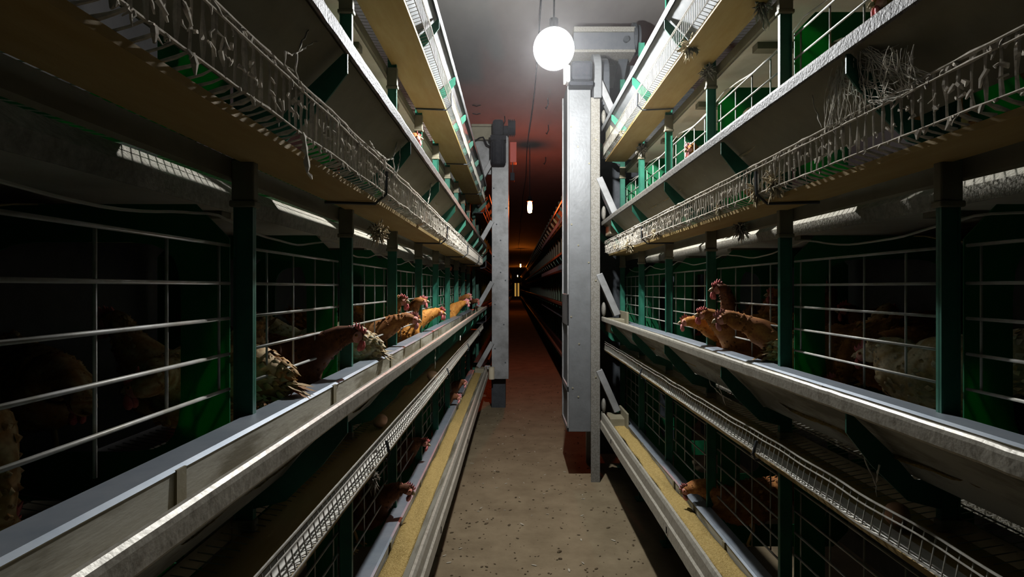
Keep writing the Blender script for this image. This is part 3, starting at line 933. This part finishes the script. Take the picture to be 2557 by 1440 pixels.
def hen(head, body, ground, label, tint='brown', look=None, comb='red', pitch=0.0, seed=0, size=0.85, feathers=850, legs=True, group='brown hens in the cages', floppy=False, tail=0.335):
    """head: world point of the head; body: (x, y) of the body centre; look: heading of the beak in the XY plane"""
    rnd = random.Random(seed * 17 + 3)
    head = Vector(head)
    base = Vector((body[0], body[1], ground))
    H = head - base
    d2 = Vector((H.x, H.y))
    dirv = d2.normalized() if d2.length > 0.02 else Vector((1, 0))
    fwd = Vector((dirv.x, dirv.y, 0))
    S = size
    def P(f, z, side=0.0):
        return fwd * (f * S) + Vector((0, 0, z * S)) + Vector((-dirv.y, dirv.x, 0)) * side
    lk = look if look is not None else math.atan2(dirv.y, dirv.x)
    hd = Vector((math.cos(lk) * math.cos(pitch), math.sin(lk) * math.cos(pitch), math.sin(pitch)))
    hb = H - hd * 0.022 * S
    nb = P(0.125, 0.235)
    nm = nb.lerp(hb, 0.5) + fwd * 0.012 + Vector((0, 0, 0.012))
    spine = [P(-0.27 + max(0, 0.335 - tail) * 0.35, tail), P(-0.215, 0.3 - (0.335 - tail) * 0.7), P(-0.15, 0.25 - (0.335 - tail) * 0.25), P(-0.07, 0.215), P(0.02, 0.195), P(0.085, 0.205), nb, nm, hb, H, H + hd * 0.022 * S, H + hd * 0.031 * S]
    W = [0.006, 0.030, 0.066, 0.088, 0.090, 0.080, 0.058, 0.036, 0.0235, 0.0215, 0.015, 0.006]
    Hh = [0.018, 0.045, 0.076, 0.100, 0.105, 0.095, 0.068, 0.040, 0.026, 0.0225, 0.0155, 0.007]
    n = 44
    nr = 18
    m = MB()
    cols = []
    tc = TINT[tint]
    rings = []
    for i in range(n + 1):
        u = i / n
        c = crom(spine, u)
        tang = (crom(spine, min(u + 0.01, 1)) - crom(spine, max(u - 0.01, 0))).normalized()
        w = max(0.003, crom([Vector((x,)) if False else x for x in W], u)) * S
        h = max(0.004, crom(Hh, u)) * S
        side = tang.cross(Vector((0, 0, 1)))
        side = side.normalized() if side.length > 0.15 else Vector((dirv.y, -dirv.x, 0))
        upv = side.cross(tang).normalized()
        ring = []
        for k in range(nr):
            a = 2 * math.pi * k / nr
            q = c + side * (w * math.cos(a)) + upv * (h * math.sin(a))
            ns = 1 if u < 0.78 else 0.15
            q += (q - c).normalized() * 0.010 * ns * noise.noise((q + base) * 26)
            ring.append(q)
        rings.append((ring, c, tang, side, upv, w, h))
    for ring, *_ in rings:
        for q in ring:
            m.v.append(tuple(q))
            t0 = rnd.choice(tc)
            cols.append(t0)
    for i in range(n):
        for k in range(nr):
            j = (k + 1) % nr
            m.f.append((i * nr + k, i * nr + j, (i + 1) * nr + j, (i + 1) * nr + k))
    m.f.append(tuple(range(nr)))
    m.f.append(tuple(range((n + 1) * nr - 1, n * nr - 1, -1)))
    # overlapping contour feathers, part of the same skin
    for q in range(feathers):
        u = rnd.uniform(0.03, 0.74)
        i = min(int(u * n), n)
        ring, c, tang, side, upv, w, h = rings[i]
        a = rnd.uniform(0, 2 * math.pi)
        p = c + side * (w * math.cos(a)) + upv * (h * math.sin(a))
        nrm = (side * math.cos(a) / max(w, 0.01) + upv * math.sin(a) / max(h, 0.01)).normalized()
        back = (-tang - nrm * (-0.10 - 0.16 * rnd.random()) * 1.0).normalized()
        back = (back + Vector((rnd.uniform(-.25, .25), rnd.uniform(-.25, .25), rnd.uniform(-.3, .1)))).normalized()
        L = (0.025 if u < 0.5 else 0.019) * S * rnd.uniform(0.7, 1.3)
        wd = (0.0075 if u < 0.5 else 0.0055) * S * rnd.uniform(0.7, 1.3)
        sd = back.cross(nrm).normalized()
        p0 = p - nrm * 0.003
        vs = [p0, p0 + back * L * 0.45 + sd * wd + nrm * 0.002, p0 + back * L * 0.45 - sd * wd + nrm * 0.002, p0 + back * L * 0.45 + nrm * 0.006, p0 + back * L - nrm * 0.002]
        m.add(vs, [(0, 1, 3), (0, 3, 2), (1, 4, 3), (3, 4, 2)])
        t0 = rnd.choice(tc)
        b = rnd.uniform(0.7, 1.25)
        cc = tuple(min(1, x * b) for x in t0)
        tip = tuple(min(1, x * b * 1.35) for x in t0)
        cols.extend([cc, cc, cc, tuple(x * 0.8 for x in cc), tip])
    # a few tail plumes
    for q in range(9):
        p0 = crom(spine, 0.08)
        a = (q - 4) / 4.0
        tip = p0 - fwd * rnd.uniform(0.05, 0.085) * S + Vector((-dirv.y, dirv.x, 0)) * a * 0.035 + Vector((0, 0, rnd.uniform(0.02, 0.06) if tail > 0.3 else rnd.uniform(-0.04, 0.0)))
        sd = Vector((-dirv.y, dirv.x, 0)) * 0.012
        mid = p0.lerp(tip, 0.55)
        m.add([p0 - sd * 0.4, p0 + sd * 0.4, mid + sd, mid - sd, tip], [(0, 1, 2, 3), (3, 2, 4)])
        t0 = rnd.choice(tc)
        cols.extend([tuple(x * 0.7 for x in t0)] * 5)
    root = m.build('hen', M['plumage'], None, base, smooth=True)
    ca = root.data.color_attributes.new('tint', 'FLOAT_COLOR', 'POINT')
    ca.data.foreach_set('color', [z for c in cols for z in (c[0], c[1], c[2], 1.0)])
    tag(root, label, 'hen', group)
    # head parts
    up = Vector((0, 0, 1))
    sdv = hd.cross(up).normalized()
    upv = sdv.cross(hd).normalized()
    def Q(f, z, s=0.0):
        return H + hd * (f * S) + upv * (z * S) + sdv * (s * S)
    Rm = Matrix((hd, sdv, upv)).transposed()
    MB().ellipsoid(Q(0.010, -0.002), 0.0205 * S, 0.0222 * S, 0.0195 * S, 14, 10, Rm, 0.08).build('face', M['face'], root, smooth=True)
    bk = MB()
    bk.tube([Q(0.024, 0.001), Q(0.036, 0.0), Q(0.047, -0.007)], [0.0085 * S, 0.006 * S, 0.0012 * S], 8)
    bk.tube([Q(0.024, -0.006), Q(0.034, -0.008), Q(0.041, -0.0105)], [0.006 * S, 0.0042 * S, 0.001 * S], 8)
    bk.build('beak', M['beak'], root, smooth=True)
    for sg in (-1, 1):
        MB().ellipsoid(Q(0.012, 0.005, sg * 0.0205), 0.0048 * S, 0.0026 * S, 0.0048 * S, 10, 8, Rm).build('eye', M['eye'], root, smooth=True)
        MB().ellipsoid(Q(0.012, 0.005, sg * 0.0228), 0.0022 * S, 0.0012 * S, 0.0022 * S, 8, 6, Rm).build('pupil', M['pupil'], root, smooth=True)
        wt = MB()
        wt.tube([Q(0.026, -0.010, sg * 0.006), Q(0.027, -0.018, sg * 0.009), Q(0.026, -0.030, sg * 0.010), Q(0.024, -0.040, sg * 0.009), Q(0.023, -0.044, sg * 0.008)],
                [0.004 * S, 0.0065 * S, 0.0095 * S, 0.008 * S, 0.003 * S], 8)
        wt.build('wattle', M['comb' if comb == 'red' else 'combpale'], root, smooth=True)
    cm = MB()
    prof = [(0.030, 0.010), (0.034, 0.020)]
    heights = [0.032, 0.043, 0.050, 0.048, 0.040, 0.030]
    f = 0.031
    for i, hh in enumerate(heights):
        hh *= rnd.uniform(0.75, 1.0)
        prof.append((f + rnd.uniform(-.001, .001), hh))
        prof.append((f - 0.005, hh * 0.66))
        f -= 0.0105
    prof += [(-0.036, 0.018), (-0.020, 0.012), (0.0, 0.015), (0.015, 0.014)]
    lean = rnd.uniform(-0.35, 0.35) + (0.9 if floppy else 0)
    nn = len(prof)
    vs = []
    for sgn, k in ((1, 1.0), (-1, 1.0)):
        for (pf, pz) in prof:
            t2 = 0.0042 * (1.0 if pz < 0.03 else 0.55)
            lz = max(0, pz - 0.018)
            vs.append(Q(pf, pz - lz * 0.25 * abs(lean), sgn * t2 + lean * lz * 1.1 + 0.003 * math.sin(pf * 160)))
    cx = sum((p[0] for p in prof)) / nn
    fs = [(i, (i + 1) % nn, nn + (i + 1) % nn, nn + i) for i in range(nn)]
    fs += [tuple(range(nn - 1, -1, -1)), tuple(range(nn, 2 * nn))]
    cm.add(vs, fs)
    cm.build('comb', M['comb' if comb == 'red' else 'combpale'], root)
    if legs:
        for sg in (-1, 1):
            lg = MB()
            sv = Vector((-dirv.y, dirv.x, 0)) * sg * 0.045 * S
            hip = P(-0.01, 0.16) + sv
            hock = P(-0.035, 0.085) + sv
            ft = P(-0.005, 0.008) + sv
            lg.tube([hip, hip.lerp(hock, 0.6), hock, ft], [0.03 * S, 0.017 * S, 0.008 * S, 0.0065 * S], 8)
            for an in (-0.5, 0.0, 0.5, math.pi):
                dd = Vector((dirv.x * math.cos(an) - dirv.y * math.sin(an), dirv.x * math.sin(an) + dirv.y * math.cos(an), 0))
                L = 0.045 if an < 2 else 0.02
                lg.tube([ft, ft + dd * L * 0.6 * S + Vector((0, 0, 0.001)), ft + dd * L * S - Vector((0, 0, 0.004))], [0.006 * S, 0.005 * S, 0.002 * S], 6)
            lg.build('leg', M['leg'], root, smooth=True)
    return root

GZ = [r - 0.195 for r in RIM]      # where the hens stand, per tier (front of the wire floor)
def put(px, py, Xh, s, t, label, back=0.22, dy=0.0, **kw):
    h = at(px, py, Xh)
    bx = XP[s] - DIR[s] * back
    bx = h.x - DIR[s] * back
    slope = max(0, (abs(bx - XP[s]))) * 0.105
    hen(h, (bx, h.y + dy), GZ[t] + slope, label, seed=int(px * 3 + py), **kw)

A = math.pi
# left row, second tier
put(886, 838, -0.430, -1, 1, 'hen tinted dark for shadow, leaning over the second trough, nearest in the left row', 0.23, 0.00, tint='dark', look=-0.1, pitch=-0.15)  # dark tint puts this hen's shadow into its plumage
put(1030, 797, -0.415, -1, 1, 'brown hen with pink comb stretched over the trough behind the pale rump', 0.25, -0.04, tint='brown', look=0.1, comb='pale', pitch=-0.2)
put(1100, 780, -0.400, -1, 1, 'orange hen with pale face and red comb leaning into the trough', 0.22, -0.14, tint='orange', look=-0.5, pitch=-0.15)
put(1003, 752, -0.475, -1, 1, 'hen with drooping pink comb standing upright behind the stretched brown hen', 0.19, 0.14, tint='brown', look=-0.3, floppy=True)
put(1054, 752, -0.475, -1, 1, 'hen with red comb looking over the orange hen', 0.19, 0.22, tint='brown', look=0.1)
put(1164, 755, -0.400, -1, 1, 'hen with pale pink comb near the left tower, in front', 0.22, 0.0, tint='orange', look=-0.2, comb='pale', feathers=160)
put(1170, 740, -0.430, -1, 1, 'hen with pale pink comb near the left tower, behind', 0.24, 0.28, tint='brown', look=0.2, comb='pale', feathers=160)
put(1190, 752, -0.400, -1, 1, 'dark hen last before the left tower', 0.22, 0.45, tint='dark', look=0.2, feathers=120)
put(352, 968, -0.70, -1, 1, 'shadowed hen with dim red comb and mottled breast in the nearest left bay', -0.02, 0.20, tint='tan', look=A, pitch=-0.1)
put(200, 1010, -0.80, -1, 1, 'tan hen crouching deep inside the nearest left cage', 0.16, 0.10, tint='tan', look=2.6, pitch=-0.3, size=0.75)
put(10, 1310, -0.68, -1, 1, 'pale hen low at the left picture edge inside the nearest cage', 0.12, -0.05, tint='tan', look=1.7, pitch=-0.6, size=0.75)
put(275, 800, -0.88, -1, 1, 'hen with back to the trough and a pale rump in the second left bay', -0.19, 0.0, tint='tan', look=A, pitch=-0.1, tail=0.2)
put(640, 800, -0.86, -1, 1, 'pale fluffy hen beside the dark-tinted leaning hen, head turned inside', -0.21, 0.0, tint='pale', look=A, pitch=-0.3, tail=0.2)
# right row, second tier
put(1795, 722, 0.745, 1, 1, 'hen with upright red comb pushing its head high through the right cage gate', 0.22, 0.34, tint='dark', look=A + 0.1, pitch=0.0)
put(1716, 803, 0.700, 1, 1, 'hen with pink comb and wattles leaning left over the right trough', 0.25, 0.08, tint='orange', look=A - 0.35, comb='pale', pitch=-0.1)
put(1757, 785, 0.725, 1, 1, 'hen with red comb in the middle of the right trio of leaning hens', 0.22, 0.02, tint='brown', look=A + 0.1)
put(1806, 795, 0.700, 1, 1, 'brown hen with pale pink comb, long neck stretched over the right trough', 0.26, -0.12, tint='brown', look=A - 0.25, comb='pale', pitch=-0.25)
put(2224, 780, 1.20, 1, 1, 'hen with pale tail turned inside behind the stretched right hen', -0.20, 0.0, tint='tan', look=0.2, pitch=-0.3, size=0.8, tail=0.22)
put(2058, 722, 1.10, 1, 1, 'dim hen holding its head high deep in the second right bay', 0.14, 0.05, tint='dark', look=A + 0.3)
put(2110, 775, 1.16, 1, 1, 'dim reddish hen standing in the dark of the second right bay', 0.16, -0.10, tint='dark', look=A)
put(2085, 955, 0.92, 1, 1, 'brown hen bowing low behind the right trough flange', 0.18, 0.02, tint='brown', look=A, pitch=-0.5, size=0.8)
put(2165, 885, 0.92, 1, 1, 'pale breasted hen lit from the side in the nearest right bay', 0.10, -0.13, tint='pale', look=2.2, pitch=-0.1)
put(1932, 735, 1.10, 1, 1, 'dim hen with lowered head behind the third right post', 0.12, 0.30, tint='brown', look=A - 0.2)
# right row, bottom and third tier
put(1716, 1222, 0.725, 1, 0, 'hen with pink comb pecking feed from the bottom right trough', 0.22, -0.05, tint='brown', look=A - 0.3, comb='pale', pitch=-0.5)
put(1724, 372, 0.83, 1, 2, 'hen showing a pink comb above the third trough of the right row', 0.14, 0.0, tint='brown', look=A + 0.3, comb='pale', pitch=-0.3)
put(2205, 5, 0.90, 1, 2, 'hen whose red head shows at the top edge, third tier of the right row', 0.14, 0.0, tint='brown', look=A, pitch=-0.2)
put(1038, 345, -0.50, -1, 2, 'hen showing a bit of red comb above the third trough of the left row', 0.16, 0.0, tint='brown', look=0.0)
# left row, bottom tier
put(1016, 1222, -0.425, -1, 0, 'hen with pink comb bending into the bottom left trough, nearest', 0.22, 0.05, tint='dark', look=0.2, comb='pale', pitch=-0.5)
put(1058, 1105, -0.47, -1, 0, 'hen with small red comb in shadow at the bottom left gate, second', 0.2, 0.04, tint='dark', look=0.0, pitch=-0.3)
put(1142, 992, -0.435, -1, 0, 'hen with pale comb over the bottom left feed, third along', 0.2, 0.0, tint='dark', look=0.1, comb='pale', pitch=-0.4, feathers=150)
put(1158, 955, -0.425, -1, 0, 'hen with pink comb over the bottom left feed, nearest the tower', 0.2, 0.05, tint='dark', look=0.1, comb='pale', pitch=-0.4, feathers=150)

# ------------------------------------------------------------------ eggs
def egg(px, py, Xe, t, label, m, rz=0.5):
    z = RIM[t] + TRAY[t][2][1] + 0.005 + 0.0215
    D = Xe * F / (px - 1285)
    e = MB()
    vs, fs = [], []
    nu, nv = 16, 12
    for j in range(nv + 1):
        th = math.pi * j / nv
        x = -0.0285 * math.cos(th)
        r = 0.0215 * math.sin(th) * (1 + 0.12 * math.cos(th))
        for i in range(nu):
            ph = 2 * math.pi * i / nu
            vs.append((x, r * math.cos(ph), r * math.sin(ph)))
    for j in range(nv):
        for i in range(nu):
            k = (i + 1) % nu
            fs.append((j * nu + i, j * nu + k, (j + 1) * nu + k, (j + 1) * nu + i))
    e.add(vs, fs)
    o = e.build('egg', m, None, (Xe, D, z), smooth=True)
    o.rotation_euler = (0, 0, rz)
    tag(o, label, 'egg', 'eggs on the belts')
egg(1080, 946, -0.400, 1, 'pale brown egg catching the light on the lower left egg belt', M['eggpale'], 0.4)
egg(950, 1050, -0.43, 1, 'brown egg in shadow on the lower left egg belt, nearer than the lit one', M['egg'], 1.2)
egg(1046, 551, -0.375, 2, 'egg behind the dusty guard of the upper left egg tray, nearer one', M['eggpale'], 1.4)
egg(1100, 588, -0.375, 2, 'egg behind the dusty guard of the upper left egg tray, farther one', M['eggpale'], 1.2)
egg(1623, 577, 0.690, 2, 'brown egg behind the dusty guard of the upper right egg tray', M['egg'], 1.2)
egg(2240, 1255, 0.72, 1, 'dark egg lying in shadow on the lower right egg belt', M['egg'], 0.8)

# ------------------------------------------------------------------ feather clumps, cobwebs, hanging dust
def clump(px, py, Xc, r, label, seed, n=90, m='down', sq=1.0):
    rnd = random.Random(seed)
    c = at(px, py, Xc)
    r *= 1.4
    mb = MB()
    for i in range(n):
        d = Vector((rnd.gauss(0, 1), rnd.gauss(0, 1), rnd.gauss(0, 1))).normalized()
        p = d * r * rnd.uniform(0, 0.5)
        q = p + d * r * rnd.uniform(0.3, 0.75) + Vector((0, 0, -r * 0.15))
        mid = (p + q) / 2 + Vector((rnd.uniform(-1, 1), rnd.uniform(-1, 1), rnd.uniform(-1, 1))) * r * 0.18
        p.z *= sq; q.z *= sq; mid.z *= sq
        w0 = r * rnd.uniform(0.04, 0.11)
        mb.tube([p, mid, q], [w0 * 0.7, w0, w0 * 0.15], 4)
    tag(mb.build('feather_clump', M[m], None, c, smooth=True), label, 'feather clump', 'feather clumps')
clump(945, 577, -0.40, 0.026, 'pale clump of feathers hanging under the left egg board', 1, sq=1.2)
clump(1722, 112, 0.672, 0.034, 'pale clump of feathers on the top right egg tray edge', 2, sq=1.4)
clump(1892, 474, 0.665, 0.022, 'feather clump on the right egg guard, left one of the pair', 3, sq=1.5)
clump(1936, 457, 0.665, 0.024, 'feather clump on the right egg guard, right one of the pair', 4, sq=1.4)
clump(1553, 331, 0.66, 0.02, 'small feather clump on the far end of the top right egg tray', 5)
clump(1640, 580, 0.665, 0.022, 'feather clump on the right egg tray edge beside the brown egg', 6, sq=1.3)
clump(1572, 612, 0.665, 0.030, 'feather clump at the tower end of the right egg tray', 7, sq=1.3)
clump(1540, 615, 0.665, 0.02, 'small feather tuft last before the tower on the right egg tray', 8)
clump(1797, 523, 0.665, 0.013, 'small feather tuft half way along the right egg guard', 9, sq=1.8)
clump(1850, 565, 0.80, 0.026, 'dusty feather tuft hanging under the right egg board', 10, m='dust', sq=1.5)
clump(1603, 342 + 30, 0.80, 0.03, 'dusty feather tuft on the clamp of a right post near the tower', 11, m='dust')
clump(1767, 178, 0.79, 0.028, 'dusty feather tuft on the clamp of the fourth right post', 12, m='dust')
clump(1888, 1130, 0.66, 0.012, 'feather tuft caught on the lower right egg guard', 13, m='dust')
clump(1905, 10, 0.80, 0.03, 'large grey dusty tuft hanging at the top of the third right post', 14, m='dust', sq=1.8)
clump(932, 1190, -0.345, 0.015, 'grey tuft dangling from the lower left egg guard', 15, m='dust', sq=1.8)

def strands(lines, name, label, r=0.0016, m='web', seed=0, cat='cobweb', beads=True, group='cobwebs and hanging dust'):
    """lines: lists of (px, py, X)"""
    rnd = random.Random(seed)
    mb = MB()
    c0 = at(*lines[0][0])
    for ln in lines:
        pts = [at(*q) - c0 for q in ln]
        full, R = [], []
        for i in range(len(pts) - 1):
            k = max(2, int((pts[i + 1] - pts[i]).length / 0.008))
            for j in range(k):
                u = j / k
                p = pts[i].lerp(pts[i + 1], u)
                p += Vector((rnd.uniform(-1, 1), rnd.uniform(-1, 1), rnd.uniform(-1, 1))) * 0.0012
                full.append(p)
                R.append(r * (rnd.uniform(0.4, 1.8) if beads else 1))
        full.append(pts[-1])
        R.append(r * 0.4)
        mb.tube(full, R, 4)
    tag(mb.build(name, M[m], None, c0), label, cat, group)

XL = -0.34
strands([[(790, 0, XL), (770, 70, XL), (745, 130, XL)], [(712, 130, XL), (728, 138, XL), (745, 130, XL), (768, 115, XL), (820, 85, XL)],
         [(712, 132, XL), (712, 160, XL), (735, 180, XL)], [(742, 135, XL), (738, 165, XL), (746, 210, XL)]],
        'cobweb', 'dusty cobweb strands hanging under the third left trough, nearest', 0.0013, seed=1)
strands([[(921, 350, XL), (940, 378, XL), (965, 398, XL), (982, 396, XL), (992, 350, XL), (1000, 318, XL)], [(1001, 318, XL), (998, 400, XL), (988, 445, XL)],
         [(982, 396, XL), (985, 440, XL)], [(960, 395, XL), (963, 425, XL)]],
        'cobweb', 'forked dusty cobweb under the third left trough, in the middle', 0.0016, seed=2)
strands([[(1076, 455, XL), (1072, 490, XL), (1068, 508, XL)], [(1090, 440, XL), (1095, 462, XL)]], 'cobweb', 'short dusty strand on the farther left trough bracket', 0.0022, seed=3)
strands([[(757, 330, -0.35), (762, 370, -0.35), (766, 405, -0.35), (768, 430, -0.35), (779, 447, -0.35)]], 'hanging_dust', 'long thick dust strand dangling from the left egg guard', 0.0038, seed=4)
strands([[(868, 155, XL), (870, 180, XL)], [(918, 232, XL), (919, 248, XL)]], 'hanging_dust', 'short white dust strand on the nearest left bracket', 0.0016, seed=5)
# big web on the right
rnd = random.Random(5)
lines = []
for i in range(70):
    u = rnd.random()
    a = (2085 + 200 * u ** 1.3 + rnd.uniform(-10, 10), 150 - 75 * u + rnd.uniform(-14, 25) + 40 * u, 0.625 + 0.02 * rnd.random())
    v = min(1, max(0, u * 0.9 + rnd.uniform(-0.12, 0.12)))
    b = (2058 + 265 * v, 328 - 128 * v, 0.652)
    mid = ((a[0] + b[0]) / 2 - 6 + rnd.uniform(-16, 16), (a[1] + b[1]) / 2 + 5 + rnd.uniform(-10, 10), 0.64)
    lines.append([a, mid, b])
for i in range(45):
    a = (rnd.uniform(2085, 2210), rnd.uniform(120, 260), 0.64)
    b = (a[0] + rnd.uniform(20, 110), a[1] + rnd.uniform(-20, 55), 0.645)
    b = (min(b[0], 2330), min(b[1], 340 - 0.48 * (b[0] - 2058) - 10), 0.645)
    mid = ((a[0] + b[0]) / 2 + rnd.uniform(-12, 12), (a[1] + b[1]) / 2 + rnd.uniform(2, 16), 0.642)
    lines.append([a, mid, b])
for i in range(26):
    a = (2150 + rnd.uniform(-8, 20), 115 + rnd.uniform(-5, 15), 0.632)
    b = (2235 + 90 * rnd.random(), 190 + rnd.uniform(-10, 20), 0.648)
    mid = ((a[0] + b[0]) / 2, (a[1] + b[1]) / 2 + rnd.uniform(0, 18), 0.64)
    lines.append([a, mid, b])
strands(lines, 'cobweb', 'big dense cobweb stretched between third right trough and egg guard', 0.00065, seed=6)
strands([[(2028, 238, 0.645), (2035, 270, 0.648), (2052, 318, 0.652)]], 'hanging_dust', 'single dust strand rising from the right egg guard beside the big web', 0.0015, seed=7)
strands([[(1767, 930, 0.64), (1775, 960, 0.645), (1800, 985, 0.65), (1828, 1000, 0.65)], [(1780, 905, 0.63), (1795, 965, 0.64), (1812, 1012, 0.65)]],
        'cobweb', 'thin cobweb under the second right trough', 0.0011, seed=8)
strands([[(2145, 1100, 0.65), (2165, 1160, 0.655), (2185, 1200, 0.66), (2190, 1240, 0.66)], [(2195, 1160, 0.655), (2188, 1205, 0.66)]],
        'cobweb', 'dim cobweb strand under the second right trough, nearer one', 0.0011, seed=9)
strands([[(1088, 850, -0.32), (1087, 885, -0.32), (1086, 920, -0.32)], [(1150, 838, -0.32), (1149, 850, -0.32)]], 'hanging_dust', 'thin dust strands dangling from the second left trough rim', 0.0018, seed=10)
